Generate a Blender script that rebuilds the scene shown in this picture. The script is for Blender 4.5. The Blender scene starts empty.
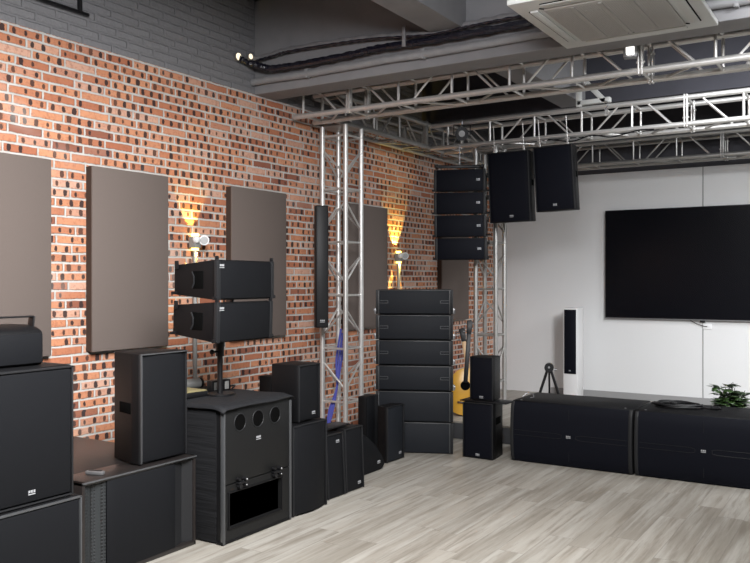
import bpy, bmesh, math, random
from mathutils import Vector, Matrix
R = math.radians
random.seed(7)
S = bpy.context.scene
COL = S.collection

# ------------------------------------------------------------------ camera
cam_d = bpy.data.cameras.new('camera')
cam = bpy.data.objects.new('camera', cam_d); COL.objects.link(cam)
cam.location = (0, 0, 1.5)
cam.rotation_euler = (R(90), 0, R(32.1))
cam_d.sensor_fit = 'HORIZONTAL'; cam_d.sensor_width = 36.0
cam_d.lens = 36.0 * 820.0 / 750.0
cam_d.clip_start = 0.05; cam_d.clip_end = 100
S.camera = cam
# ------------------------------------------------------------------ world
W = bpy.data.worlds.new('world'); S.world = W; W.use_nodes = True
W.node_tree.nodes['Background'].inputs[0].default_value = (0.75, 0.85, 1.0, 1)
W.node_tree.nodes['Background'].inputs[1].default_value = 0.10
S.view_settings.view_transform = 'Standard'; S.view_settings.look = 'None'
S.view_settings.gamma = 1; S.view_settings.use_curve_mapping = False
S.view_settings.exposure = 0.0
# ------------------------------------------------------------------ large lights
def area(name, loc, target, sx, sy, power, color=(1, 1, 1), spread=180):
    l = bpy.data.lights.new(name, 'AREA'); l.shape = 'RECTANGLE'; l.size = sx; l.size_y = sy
    l.energy = power; l.color = color; l.spread = R(spread)
    o = bpy.data.objects.new(name, l); COL.objects.link(o); o.location = loc
    d = Vector(target) - Vector(loc)
    o.rotation_euler = d.to_track_quat('-Z', 'Y').to_euler()
    return o
area('ceiling_panel_light_near', (-0.9, 1.4, 3.5), (-3.4, 2.4, 1.6), 1.2, 2.0, 225, (1.0, 0.99, 0.985), 104)
area('ceiling_panel_light_side', (0.9, 4.0, 3.35), (-0.5, 10.6, .9), .9, .9, 118, (0.97, 0.98, 1.0), 92)
area('floor_fill_light', (-1.0, 3.6, 3.45), (-1.1, 4.2, 0), 1.4, 1.4, 50, (1.0, 0.985, 0.965), 100)  # fill light added to keep the middle of the floor bright
area('beam_fill_light', (-0.6, 1.2, 2.9), (-2.9, 5.5, 3.5), 1.0, .5, 42, (.95, .96, 1.0), 120)  # added fill aimed up to lift the dark beam and ceiling area
area('wall_fill_light', (1.6, 8.0, 3.5), (-1.0, 9.6, .6), 1.0, 1.0, 60, (0.97, 0.98, 1.0), 110)  # extra out-of-view fill added to brighten the white wall
area('ceiling_panel_light_far', (-0.9, 7.15, 3.5), (-1.6, 9.0, 1.0), 1.6, 0.35, 42, (0.95, 0.97, 1.0), 160)

# ------------------------------------------------------------------ node helpers
class NT:
    def __init__(s, m): s.t = m.node_tree; s.n = s.t.nodes; s.l = s.t.links
    def put(s, v, sock):
        if isinstance(v, (int, float)): sock.default_value = v
        elif isinstance(v, tuple): sock.default_value = v if len(v) == len(sock.default_value) else tuple(v) + (1,)
        else: s.l.new(v, sock)
    def m(s, op, a, b=0.0, c=0.0):
        n = s.n.new('ShaderNodeMath'); n.operation = op
        for i, v in enumerate((a, b, c)): s.put(v, n.inputs[i])
        return n.outputs[0]
    def mix(s, f, a, b, mode='MIX'):
        n = s.n.new('ShaderNodeMix'); n.data_type = 'RGBA'; n.blend_type = mode
        s.put(f, n.inputs[0]); s.put(a, n.inputs[6]); s.put(b, n.inputs[7]); return n.outputs[2]
    def noise(s, vec, scale, detail=3, rough=.5):
        n = s.n.new('ShaderNodeTexNoise'); n.inputs['Scale'].default_value = scale
        n.inputs['Detail'].default_value = detail; n.inputs['Roughness'].default_value = rough
        if vec is not None: s.l.new(vec, n.inputs['Vector'])
        return n.outputs['Fac']
    def wn(s, x, y, z=0.0):
        c = s.comb(x, y, z); n = s.n.new('ShaderNodeTexWhiteNoise'); n.noise_dimensions = '3D'
        s.l.new(c, n.inputs['Vector']); return n.outputs['Value']
    def comb(s, x, y, z):
        n = s.n.new('ShaderNodeCombineXYZ'); s.put(x, n.inputs[0]); s.put(y, n.inputs[1]); s.put(z, n.inputs[2]); return n.outputs[0]
    def sep(s, v):
        n = s.n.new('ShaderNodeSeparateXYZ'); s.l.new(v, n.inputs[0]); return n.outputs
    def ramp(s, f, a, b):
        n = s.n.new('ShaderNodeMapRange'); n.interpolation_type = 'SMOOTHSTEP'
        s.put(f, n.inputs[0]); n.inputs[1].default_value = a; n.inputs[2].default_value = b; return n.outputs[0]
    def obj(s): return s.n.new('ShaderNodeTexCoord').outputs['Object']
    def bump(s, h, dist, strength=1.0):
        n = s.n.new('ShaderNodeBump'); n.inputs['Distance'].default_value = dist; n.inputs['Strength'].default_value = strength
        s.l.new(h, n.inputs['Height']); return n.outputs[0]

def mat(name, color=(.5, .5, .5), rough=.5, metal=0.0, spec=.5, emit=None, estr=0, noise=None):
    m = bpy.data.materials.new(name); m.use_nodes = True
    b = m.node_tree.nodes['Principled BSDF']
    b.inputs['Base Color'].default_value = (*color, 1); b.inputs['Roughness'].default_value = rough
    b.inputs['Metallic'].default_value = metal; b.inputs['Specular IOR Level'].default_value = spec
    if emit: b.inputs['Emission Color'].default_value = (*emit, 1); b.inputs['Emission Strength'].default_value = estr
    if noise:   # (scale, bump distance, colour variation)
        t = NT(m); f = t.noise(t.obj(), noise[0], 4)
        t.l.new(t.bump(f, noise[1]), b.inputs['Normal'])
        c = t.mix(f, tuple(x * (1 - noise[2]) for x in color) + (1,), tuple(min(1, x * (1 + noise[2])) for x in color) + (1,))
        t.l.new(c, b.inputs['Base Color'])
    return m

def brick_mat(name, painted):
    m = mat(name, rough=.8, spec=.25); b = m.node_tree.nodes['Principled BSDF']; t = NT(m)
    p = t.obj(); X, Y, Z = t.sep(p)
    n1 = t.noise(p, 9, 3); n2 = t.noise(p, 45, 4, .6); n3 = t.noise(p, 2.3, 2)
    wob = t.m('MULTIPLY', t.m('SUBTRACT', n1, .5), .011)
    wz = t.m('MULTIPLY', t.m('SUBTRACT', n2, .5), .006)
    z = t.m('DIVIDE', t.m('ADD', t.m('ADD', Z, wob), wz), .0625)
    row = t.m('FLOOR', z); fz = t.m('SUBTRACT', z, row)
    off = t.m('ADD', t.m('MULTIPLY', t.m('MODULO', row, 2.0), .5), t.m('MULTIPLY', t.wn(row, 3.3), .4))
    v = t.m('ADD', t.m('DIVIDE', t.m('ADD', Y, wz), .252), off)
    colm = t.m('FLOOR', v); fv = t.m('SUBTRACT', v, colm)
    ez = t.m('MULTIPLY', t.m('MINIMUM', fz, t.m('SUBTRACT', 1.0, fz)), .0625)
    ev = t.m('MULTIPLY', t.m('MINIMUM', fv, t.m('SUBTRACT', 1.0, fv)), .252)
    e = t.m('MINIMUM', ez, ev)
    mask = t.ramp(t.m('ADD', e, t.m('MULTIPLY', t.m('SUBTRACT', n2, .5), .010)), .0052, .0095)                     # 1 on the brick, 0 in the joint
    if painted:
        c = t.mix(n2, (.17, .17, .18, 1), (.26, .257, .265, 1))
        c = t.mix(mask, (.22, .22, .23, 1), c)
        t.l.new(c, b.inputs['Base Color']); b.inputs['Roughness'].default_value = .55
        hh = t.m('ADD', t.m('MULTIPLY', mask, .7), t.m('MULTIPLY', n2, .3))
        t.l.new(t.bump(hh, .02), b.inputs['Normal']); return m
    r = t.wn(colm, row, 1.0); r2 = t.wn(colm, row, 7.0)
    c = t.mix(r, (.42, .155, .085, 1), (.66, .31, .17, 1))
    c = t.mix(t.ramp(r2, .55, 1.0), c, (.62, .37, .27, 1))
    c = t.mix(t.ramp(t.wn(colm, row, 15.0), .92, .96), c, (.28, .11, .07, 1))
    c = t.mix(t.m('MULTIPLY', t.ramp(n2, .45, .75), .55), c, (.30, .10, .06, 1))
    # burnt kiln spots, three to a brick on most of the bricks
    s3 = t.m('MULTIPLY', fv, 3.0); cell = t.m('FLOOR', s3)
    a = t.m('ABSOLUTE', t.m('MULTIPLY', t.m('SUBTRACT', t.m('SUBTRACT', s3, cell), .5), .084))
    bb = t.m('ABSOLUTE', t.m('MULTIPLY', t.m('SUBTRACT', fz, .5), .0625))
    k = t.wn(t.m('ADD', t.m('MULTIPLY', colm, 3.0), cell), row, 11.0)
    size = t.m('ADD', .0105, t.m('MULTIPLY', k, .0105))
    d = t.m('SQRT', t.m('ADD', t.m('MULTIPLY', a, a), t.m('MULTIPLY', t.m('MULTIPLY', bb, bb), .55)))
    d = t.m('MAXIMUM', d, t.m('MULTIPLY', a, 1.12))
    d = t.m('ADD', d, t.m('MULTIPLY', t.m('SUBTRACT', n2, .5), .022))
    spot = t.m('SUBTRACT', 1.0, t.ramp(t.m('SUBTRACT', d, size), -.002, .003))
    has = t.m('LESS_THAN', t.wn(colm, row, 5.0), .84)
    has2 = t.m('LESS_THAN', k, .93)
    spot = t.m('MULTIPLY', spot, t.m('MULTIPLY', has, has2))
    kc = t.wn(t.m('ADD', t.m('MULTIPLY', colm, 3.0), cell), row, 21.0)
    sc = t.mix(t.ramp(kc, .3, 1.0), (.018, .017, .022, 1), (.11, .05, .035, 1))
    c = t.mix(t.m('MULTIPLY', spot, .93), c, sc)
    mc = t.mix(n1, (.42, .405, .38, 1), (.68, .66, .63, 1))
    c = t.mix(mask, mc, c)
    c = t.mix(t.m('MULTIPLY', t.ramp(n3, .55, .8), .25), c, (.62, .58, .54, 1))
    t.l.new(c, b.inputs['Base Color'])
    hh = t.m('ADD', t.m('MULTIPLY', mask, .75), t.m('MULTIPLY', n2, .25))
    t.l.new(t.bump(hh, .009), b.inputs['Normal'])
    return m

def floor_mat(name):
    m = mat(name, rough=.38, spec=.4); b = m.node_tree.nodes['Principled BSDF']; t = NT(m)
    p = t.obj(); X, Y, Z = t.sep(p)
    u = t.m('DIVIDE', X, .155); row = t.m('FLOOR', u); fu = t.m('SUBTRACT', u, row)
    v = t.m('ADD', t.m('DIVIDE', Y, 1.22), t.wn(row, 2.0)); cl = t.m('FLOOR', v); fv = t.m('SUBTRACT', v, cl)
    r = t.wn(row, cl, 4.0)
    g1 = t.noise(t.comb(t.m('MULTIPLY', X, 26), t.m('ADD', t.m('MULTIPLY', Y, 1.6), t.m('MULTIPLY', r, 40)), r), 1.0, 5, .6)
    g2 = t.noise(t.comb(t.m('MULTIPLY', X, 15), t.m('ADD', t.m('MULTIPLY', Y, .7), t.m('MULTIPLY', r, 17)), r), 1.0, 4, .6)
    c = t.mix(r, (.24, .22, .188, 1), (.345, .32, .28, 1))
    c = t.mix(t.m('MULTIPLY', t.ramp(g2, .38, .68), .75), c, (.43, .415, .38, 1))
    g3 = t.noise(t.comb(t.m('MULTIPLY', X, 90), t.m('MULTIPLY', Y, 7), r), 1.0, 4, .7)
    c = t.mix(t.m('MULTIPLY', t.ramp(g1, .46, .70), .65), c, (.17, .147, .118, 1))
    c = t.mix(t.m('MULTIPLY', t.ramp(g3, .52, .72), .35), c, (.19, .165, .14, 1))
    e = t.m('MINIMUM', t.m('MULTIPLY', t.m('MINIMUM', fu, t.m('SUBTRACT', 1.0, fu)), .155),
            t.m('MULTIPLY', t.m('MINIMUM', fv, t.m('SUBTRACT', 1.0, fv)), 1.22))
    seam = t.ramp(e, .0006, .0022)
    c = t.mix(t.m('ADD', .45, t.m('MULTIPLY', seam, .55)), (.20, .18, .16, 1), c)
    t.l.new(c, b.inputs['Base Color'])
    t.l.new(t.bump(t.m('ADD', seam, t.m('MULTIPLY', g1, .15)), .0012), b.inputs['Normal'])
    t.l.new(t.m('ADD', .32, t.m('MULTIPLY', g1, .2)), b.inputs['Roughness'])
    return m

def perf_mat(name, dark, light, scale):
    """perforated steel: small dark holes in a painted sheet"""
    m = mat(name, rough=.45, spec=.4); b = m.node_tree.nodes['Principled BSDF']; t = NT(m)
    n = t.n.new('ShaderNodeTexVoronoi'); n.inputs['Scale'].default_value = scale; n.inputs['Randomness'].default_value = 0
    t.l.new(t.obj(), n.inputs['Vector'])
    f = t.ramp(n.outputs['Distance'], .3, .42)
    t.l.new(t.mix(f, dark, light), b.inputs['Base Color'])
    t.l.new(t.bump(f, .0015), b.inputs['Normal'])
    return m

M = {
    'brick': brick_mat('brick', False), 'paintbrick': brick_mat('painted_brick', True),
    'floor': floor_mat('floor_planks'),
    'white_wall': mat('white_wall', (.66, .665, .665), .55, noise=(60, .0006, .03)),
    'dark_wall': mat('dark_wall', (.055, .055, .065), .8, noise=(5, .002, .2)),
    'concrete': mat('painted_concrete', (.23, .228, .235), .65, noise=(7, .003, .12)),
    'slab': mat('ceiling_paint', (.06, .06, .074), .8, noise=(4, .003, .2)),
    'panel': mat('acoustic_fabric', (.155, .127, .114), .95, spec=.1, noise=(260, .0008, .12)),
    'panel_edge': mat('acoustic_panel_edge', (.06, .04, .032), .9, spec=.1),
    'cab': mat('black_cabinet_paint', (.0045, .0045, .0052), .5, spec=.22, noise=(420, .0006, .2)),
    'cab2': mat('black_box_lid_paint', (.016, .0135, .013), .3, spec=.5, noise=(300, .0006, .2)),
    'grille': mat('black_grille_foam', (.0058, .0063, .0078), .68, spec=.16, noise=(600, .0006, .25)),
    'grille_far': mat('charcoal_grille_mesh', (.011, .013, .017), .62, spec=.22, noise=(600, .0006, .2)),
    'navy': mat('blue_black_grille_mesh', (.0028, .0035, .0072), .62, spec=.14, noise=(600, .0006, .2)),
    'edge': mat('worn_metal_edge', (.075, .078, .082), .42, .3),
    'trim': mat('dark_trim', (.014, .0145, .016), .5, spec=.3),
    'perf': perf_mat('perforated_steel', (.006, .006, .007, 1), (.022, .025, .027, 1), 58.0),
    'baffle': mat('black_baffle_paint', (.0085, .0087, .009), .5, spec=.25),
    'window': mat('dark_window_mesh', (.003, .003, .004), .5, spec=.3),
    'hole': mat('opening_shade_black', (.002, .002, .002), .9, spec=.05),  # flat black standing in for the shade inside openings
    'cover': mat('ribbed_cover', (.014, .0145, .0165), .72, spec=.2, noise=(40, .004, .2)),
    'badge': mat('silver_badge', (.42, .43, .45), .4, .3),
    'alu': mat('aluminium_tube', (.70, .69, .67), .4, .65, noise=(30, .0004, .1)),
    'alud': mat('dull_aluminium', (.42, .415, .40), .42, .7, noise=(25, .0004, .15)),
    'steel': mat('steel', (.35, .35, .36), .4, .8),
    'black': mat('black_plastic', (.006, .006, .007), .42, spec=.4),
    'rubber': mat('black_rubber', (.008, .008, .009), .5, spec=.35),
    'screen': mat('screen_glass', (.0035, .0037, .0055), .25, spec=.2),
    'ac': mat('ac_white_plastic', (.62, .63, .61), .4),
    'acg': mat('ac_grille_plastic', (.40, .385, .36), .5),
    'white': mat('white_plastic', (.74, .74, .74), .4),
    'blue': mat('blue_strap', (.08, .09, .40), .6),
    'greypipe': mat('grey_conduit', (.30, .30, .29), .45, .3),
    'paintpipe': mat('painted_pipe', (.27, .27, .275), .5, noise=(12, .003, .2)),
    'tape': mat('tarry_black_wrap', (.008, .008, .016), .25, spec=.7, noise=(28, .012, .5)),
    'lag': mat('grey_pipe_lagging', (.20, .195, .20), .75, noise=(14, .01, .4)),
    'maple': mat('maple_neck', (.55, .36, .19), .4),
    'amber': mat('amber_guitar_body', (.62, .33, .04), .3, noise=(6, .0, .2)),
    'brown': mat('brown_guitar_body', (.055, .028, .02), .3),
    'olive': mat('olive_tabletop_paint', (.23, .20, .10), .55),
    'leaf': mat('leaf_green', (.028, .062, .014), .4, noise=(9, .001, .5)),
    'leafd': mat('dark_leaf', (.012, .02, .010), .4, noise=(9, .001, .5)),
    'soil': mat('potting_soil', (.03, .02, .013), .95),
    'pot': mat('grey_pot', (.12, .12, .12), .6),
    'riser': mat('grey_riser_paint', (.06, .062, .068), .6, noise=(9, .001, .15)),
    'skirt': mat('grey_skirting', (.27, .27, .27), .5),
    'lens': mat('lamp_lens', (.9, .9, .9), .3, emit=(1, .98, .92), estr=1.6), 'offlens': mat('unlit_lens', (.42, .42, .42), .3),
    'warm': mat('warm_lamp_lens', (1, .8, .3), .3, emit=(1, .72, .15), estr=6),
    'glow': mat('warm_white_lens', (1, .9, .7), .3, emit=(1, .85, .6), estr=1.2),
}

def folds_mat():
    m = mat('folded_cloth', (.0075, .0078, .009), .75, spec=.2); b = m.node_tree.nodes['Principled BSDF']; t = NT(m)
    X, Y, Z = t.sep(t.obj())
    f = t.noise(t.comb(t.m('MULTIPLY', Y, 2.2), t.m('MULTIPLY', Z, 30), X), 1.0, 3, .5)
    t.l.new(t.bump(f, .012), b.inputs['Normal']); return m
M['folds'] = folds_mat()
# ------------------------------------------------------------------ mesh helpers
SPLIT = dict(feet='foot', rigging='rigging_bracket', knob='knob', hanging_cable='hanging_cable', corner_edging='corner_edging', louvre='louvre',
             air_slot='air_slot', hanger_rod='hanger_rod', latch_rivets='latch_rivet', top_bolt='top_bolt', runner='runner', bracket='bracket',
             height_knob='height_knob', tuning_pegs='tuning_peg', rigging_pin='rigging_pin', window_rim='window_rim', joint_plate='joint_plate')
class MB:
    """collects shapes; build() links them as one mesh object"""
    def __init__(s): s.b = bmesh.new(); s.mi = 0
    def _done(s, vs, mtx, bev=0, seg=2):
        if mtx is not None: bmesh.ops.transform(s.b, matrix=mtx, verts=vs)
        fs = set(f for v in vs for f in v.link_faces)
        for f in fs: f.material_index = s.mi
        if bev > 0:
            es = list(set(e for v in vs for e in v.link_edges))
            bmesh.ops.bevel(s.b, geom=es, offset=bev, segments=seg, affect='EDGES', profile=.5)
    def box(s, c, d, bev=0, rot=None, seg=2):
        r = bmesh.ops.create_cube(s.b, size=1)
        m = Matrix.Translation(c) @ (rot.to_4x4() if rot else Matrix()) @ Matrix.Diagonal((*d, 1))
        s._done(r['verts'], m, bev, seg); return s
    def cyl(s, p0, p1, r0, r1=None, n=12, bev=0):
        p0 = Vector(p0); p1 = Vector(p1); d = p1 - p0; r1 = r0 if r1 is None else r1
        r = bmesh.ops.create_cone(s.b, cap_ends=True, segments=n, radius1=r0, radius2=r1, depth=d.length)
        m = Matrix.Translation((p0 + p1) / 2) @ d.to_track_quat('Z', 'Y').to_matrix().to_4x4()
        s._done(r['verts'], m, 0)
        return s
    def sph(s, c, r, sc=(1, 1, 1), n=12):
        q = bmesh.ops.create_uvsphere(s.b, u_segments=n, v_segments=max(6, n // 2), radius=r)
        s._done(q['verts'], Matrix.Translation(c) @ Matrix.Diagonal((*sc, 1))); return s
    def prism(s, pts, z0, z1, axis='z', bev=0, seg=2, top=None):
        """pts: outline in the two other axes, extruded from z0 to z1; top: outline at z1"""
        def pt(a, b, c): return {'z': (a, b, c), 'y': (a, c, b), 'x': (c, a, b)}[axis]
        top = top or pts
        lo = [s.b.verts.new(pt(a, b, z0)) for a, b in pts]; hi = [s.b.verts.new(pt(a, b, z1)) for a, b in top]
        n = len(pts); fs = [s.b.faces.new(lo), s.b.faces.new(hi)]
        for i in range(n): fs.append(s.b.faces.new((lo[i], lo[(i + 1) % n], hi[(i + 1) % n], hi[i])))
        bmesh.ops.recalc_face_normals(s.b, faces=fs)
        s._done(lo + hi, None, bev, seg); return s
    def tube(s, pts, r, n=8):
        pts = [Vector(p) for p in pts]; rings = []
        up = Vector((0, 0, 1)); prev = None
        for i, p in enumerate(pts):
            d = (pts[min(i + 1, len(pts) - 1)] - pts[max(i - 1, 0)]).normalized()
            a = d.cross(up if prev is None else prev)
            if a.length < 1e-4: a = d.cross(Vector((1, 0, 0)))
            a.normalize(); b = a.cross(d).normalized(); prev = b
            rr = r[i] if isinstance(r, (list, tuple)) else r
            rings.append([s.b.verts.new(p + rr * (math.cos(6.28318 * k / n) * a + math.sin(6.28318 * k / n) * b)) for k in range(n)])
        fs = []
        for i in range(len(rings) - 1):
            for k in range(n): fs.append(s.b.faces.new((rings[i][k], rings[i][(k + 1) % n], rings[i + 1][(k + 1) % n], rings[i + 1][k])))
        fs.append(s.b.faces.new(rings[0])); fs.append(s.b.faces.new(list(reversed(rings[-1]))))
        bmesh.ops.recalc_face_normals(s.b, faces=fs)
        for f in fs: f.material_index = s.mi
        return s
    def build(s, name, m, parent=None, loc=None, smooth=True):
        if name in SPLIT:
            todo = set(s.b.faces); groups = []
            while todo:
                st = [todo.pop()]; comp = [st[0]]
                while st:
                    f = st.pop()
                    for e in f.edges:
                        for g in e.link_faces:
                            if g in todo: todo.discard(g); st.append(g); comp.append(g)
                vs = set(v for f in comp for v in f.verts)
                lo = [min(v.co[i] for v in vs) - .002 for i in range(3)]; hi = [max(v.co[i] for v in vs) + .002 for i in range(3)]
                new = [lo, hi, comp]; rest = []
                for q in groups:
                    if all(new[0][i] <= q[1][i] and q[0][i] <= new[1][i] for i in range(3)):
                        new = [[min(a, c) for a, c in zip(new[0], q[0])], [max(a, c) for a, c in zip(new[1], q[1])], new[2] + q[2]]
                    else: rest.append(q)
                groups = rest + [new]
            if len(groups) > 1:
                outs = []
                for lo, hi, comp in groups:
                    nb = MB(); mp = {}
                    for f in comp:
                        nf = nb.b.faces.new([mp.setdefault(v, nb.b.verts.new(v.co)) if v in mp else mp.setdefault(v, nb.b.verts.new(v.co)) for v in f.verts]); nf.material_index = f.material_index
                    outs.append(nb.link(SPLIT[name], m, parent, loc, smooth))
                s.b.free(); return outs[0]
            name = SPLIT[name]
        return s.link(name, m, parent, loc, smooth)
    def link(s, name, m, parent=None, loc=None, smooth=True):
        me = bpy.data.meshes.new(name); s.b.to_mesh(me); s.b.free()
        for q in (m if isinstance(m, (list, tuple)) else [m]): me.materials.append(M[q] if isinstance(q, str) else q)
        if smooth:
            for p in me.polygons: p.use_smooth = True
            try: me.set_sharp_from_angle(angle=R(32))
            except Exception: pass
        o = bpy.data.objects.new(name, me); COL.objects.link(o)
        if parent: o.parent = parent
        if loc: o.location = loc
        return o

def spline(pts, per=8):
    P = [Vector(p) for p in pts]; out = []
    for i in range(len(P) - 1):
        a, b, c, d = P[max(i - 1, 0)], P[i], P[i + 1], P[min(i + 2, len(P) - 1)]
        for k in range(per):
            t = k / per
            out.append(.5 * ((2 * b) + (c - a) * t + (2 * a - 5 * b + 4 * c - d) * t * t + (3 * b - a - 3 * c + d) * t ** 3))
    out.append(P[-1]); return out
def tag(o, label, cat, group=None, kind=None):
    o['label'] = label; o['category'] = cat
    if group: o['group'] = group
    if kind: o['kind'] = kind
    return o
def thing(name, label, cat, loc=(0, 0, 0), yaw=0, group=None, rot=None):
    o = bpy.data.objects.new(name, None); COL.objects.link(o); o.empty_display_size = .1
    o.location = loc; o.rotation_euler = rot if rot else (0, 0, R(yaw))
    return tag(o, label, cat, group)
def struct(name, mb, m, parent=None):
    o = mb.build(name, m, parent, smooth=False)
    if not parent: o['kind'] = 'structure'
    return o
def dup(root, loc, rot=None, label=None, group=None):
    def cp(o, par):
        c = o.copy(); COL.objects.link(c); c.parent = par
        for ch in o.children: cp(ch, c)
        return c
    r = cp(root, None); r.location = loc
    if rot is not None: r.rotation_euler = rot
    if label: r['label'] = label
    if group: r['group'] = group
    return r

# ================================================================== SETTING
WX = -4.7; BY = 10.6; CZ = 3.95; RX = 3.4; NY = -2.6
struct('floor', MB().box(((WX + RX) / 2, (NY + BY) / 2, -.05), (RX - WX + .4, BY - NY + .4, .1)), 'floor')
b = MB(); b.box((WX - .1, (NY + BY) / 2, 3.135 / 2), (.2, BY - NY, 3.135)); b.mi = 1
b.box((WX - .1, (NY + BY) / 2, (3.135 + CZ) / 2), (.2, BY - NY, CZ - 3.135))
struct('wall_left', b, ['brick', 'paintbrick'])
b = MB(); b.box(((WX + RX) / 2, BY + .1, 1.45), (RX - WX, .2, 2.9)); b.mi = 1
b.box(((WX + RX) / 2, BY + .1, (2.9 + CZ) / 2), (RX - WX, .2, CZ - 2.9))
struct('wall_back', b, ['white_wall', 'dark_wall'])
struct('wall_right', MB().box((RX + .1, (NY + BY) / 2, CZ / 2), (.2, BY - NY, CZ)), 'white_wall')
struct('wall_front', MB().box(((WX + RX) / 2, NY - .1, CZ / 2), (RX - WX, .2, CZ)), 'white_wall')
struct('ceiling', MB().box(((WX + RX) / 2, (NY + BY) / 2, CZ + .05), (RX - WX + .4, BY - NY + .4, .1)), 'slab')
# cross beam and the two beams that run into it
struct('trim_1', MB().box(((WX + RX) / 2, 5.64, (3.13 + CZ) / 2), (RX - WX, .26, CZ - 3.13), .008), 'concrete')
struct('trim_2', MB().box((-2.79, (NY + 5.51) / 2, (3.37 + CZ) / 2), (.26, 5.51 - NY, CZ - 3.37)), 'concrete')
struct('trim_3', MB().box((-2.86, (5.77 + 8.55) / 2, (3.37 + CZ) / 2), (.26, 8.55 - 5.77, CZ - 3.37)), 'concrete')
struct('trim_4', MB().box(((WX + RX) / 2, 8.68, (3.37 + CZ) / 2), (RX - WX, .26, CZ - 3.37)), 'slab')
# skirting and panel joint of the white wall
struct('baseboard_back', MB().box(((-3.85 + RX) / 2, BY - .008, .04), (RX + 3.85, .016, .08), .002), 'skirt')
struct('trim_5', MB().box((-1.926, BY - .002, 1.45), (.012, .006, 2.9)), 'skirt')

# low stage at the far corner
pl = thing('low_stage', 'low grey stage step with a pale plank top in the far corner', 'stage', (-3.4, 7.9, 0))
MB().box((0, 0, .075), (2.3, 1.7, .15), .003).build('riser', 'riser', pl)
MB().box((0, 0, .16), (2.32, 1.72, .02), .003).build('deck', 'floor', pl)

# ================================================================== ACOUSTIC PANELS
pd = ['wide brown acoustic panel at the left edge of the brick wall',
      'tall brown acoustic panel above the black speaker standing on the long subwoofer',
      'brown acoustic panel on the brick wall behind the two stacked speakers on a pole',
      'brown acoustic panel behind the silver truss tower, left of the far wall light',
      'dim brown acoustic panel at the far end of the brick wall beside the guitars']
for i, (y0, y1) in enumerate([(2.45, 3.41), (3.735, 4.435), (5.145, 5.87), (6.86, 7.64), (8.93, 9.68)]):
    t = thing('acoustic_panel', pd[i], 'acoustic panel', (WX, (y0 + y1) / 2, 1.015), 0, 'brown acoustic panels along the brick wall')
    w = y1 - y0
    MB().box((.062, 0, .64), (.016, w, 1.28), .004).build('fabric_face', 'panel', t)
    MB().box((.027, 0, .64), (.054, w - .004, 1.276)).build('frame', 'panel_edge', t)

# ================================================================== SPEAKER BUILDERS  (local: front looks towards -Y)
def badge(parent, x, z, y, s=1.0):
    """small silver maker's plate: two short bars of raised marks over a line"""
    b = MB()
    for k in range(3): b.box((x + (k - 1) * .0125 * s, y, z + .006 * s), (.009 * s, .003, .011 * s))
    b.box((x, y, z - .006 * s), (.036 * s, .003, .004 * s))
    return b.build('badge', 'badge', parent)
def arc_front(W, H, z0, y, bulge, th=.012, n=10, inset=0):
    """front plate bowed outwards by 'bulge' at its middle, as an outline in plan"""
    pts = []
    for k in range(n + 1):
        x = -W / 2 + W * k / n; pts.append((x, y - bulge * (1 - (2 * x / W) ** 2)))
    pts += [(W / 2, y + th), (-W / 2, y + th)]
    return pts
def cabinet(name, label, loc, yaw, Wf, Wb, D, H, cat='speaker', group=None, bulge=.012, gm='grille', bd=(0, .1), rot=None,
            handle=None, edge=True, topz=None, bs=1.0, mg=.012, feet=True):
    t = thing(name, label, cat, loc, yaw, group, rot)
    b = MB(); b.prism([(-Wf / 2, .012), (Wf / 2, .012), (Wf / 2, D * .25), (Wb / 2, D), (-Wb / 2, D), (-Wf / 2, D * .25)], .004 if feet else 0, H, 'z', .006)
    b.build('cabinet', 'cab', t)
    MB().prism(arc_front(Wf - 2 * mg, H, 0, .011, bulge), mg + .002, H - mg, 'z', .004).build('grille', gm, t)
    if edge:
        b = MB()
        for sx in (-1, 1): b.box((sx * (Wf / 2 - mg * .45), .008, H / 2), (mg * .7, .012, H - .01), .002)
        b.box((0, .006, H - mg * .45), (Wf - .01, .014, mg * .7), .002)
        b.build('front_trim', 'trim', t)
    if bd:
        bx, bz = bd; yy = .011 - bulge * (1 - (2 * bx / (Wf - 2 * mg)) ** 2) - .002
        badge(t, bx, bz, yy, bs)
    if handle:
        for sx in (-1, 1):
            y1 = D * .25; y2 = D; x1 = Wf / 2; x2 = Wb / 2; f = .35
            cx = x1 + (x2 - x1) * f; cy = y1 + (y2 - y1) * f; ang = math.atan2(x2 - x1, y2 - y1)
            q = Matrix.Rotation(-ang * sx, 3, 'Z')
            h = MB(); h.box((sx * cx, cy, handle), (.008, .13, .06), .0035, q).build('handle_shade_plate', 'hole', t)  # near-black plate painted as the shade of a handle recess
    if feet:
        b = MB()
        for sx in (-1, 1):
            b.cyl((sx * Wf * .38, .05, 0), (sx * Wf * .38, .05, .006), .015); b.cyl((sx * Wb * .36, D - .04, 0), (sx * Wb * .36, D - .04, .006), .015)
        b.build('feet', 'rubber', t)
    return t

# ---- left stack: two big subwoofers, small monitor on top
def big_sub(name, label, loc, W, D, H, group, foot=False):
    t = thing(name, label, 'subwoofer', loc, 90, group)
    MB().box((0, D / 2, H / 2), (W, D, H), .008).build('cabinet', 'cab', t)
    MB().box((0, -.002, H / 2), (W - .03, .02, H - .035), .005).build('grille', 'grille', t)
    b = MB(); b.box((0, -.004, H - .009), (W, .022, .008), .002); b.box((W / 2 - .006, -.004, H / 2), (.008, .022, H - .01), .002)
    b.box((0, -.004, .007), (W, .022, .006), .002)
    b.build('front_edge', 'edge' if foot else 'trim', t)
    return t
g = 'large subwoofers in the left stack'
s1 = big_sub('subwoofer', 'large black subwoofer box at the floor in the bottom left corner, carrying another', (-3.05, 1.845, 0), 1.10, .75, .555, g, True)
s2 = big_sub('subwoofer', 'large black subwoofer box with silver badge, upper of the stack at left edge', (-3.07, 1.82, .556), 1.09, .72, .578, g)
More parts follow.
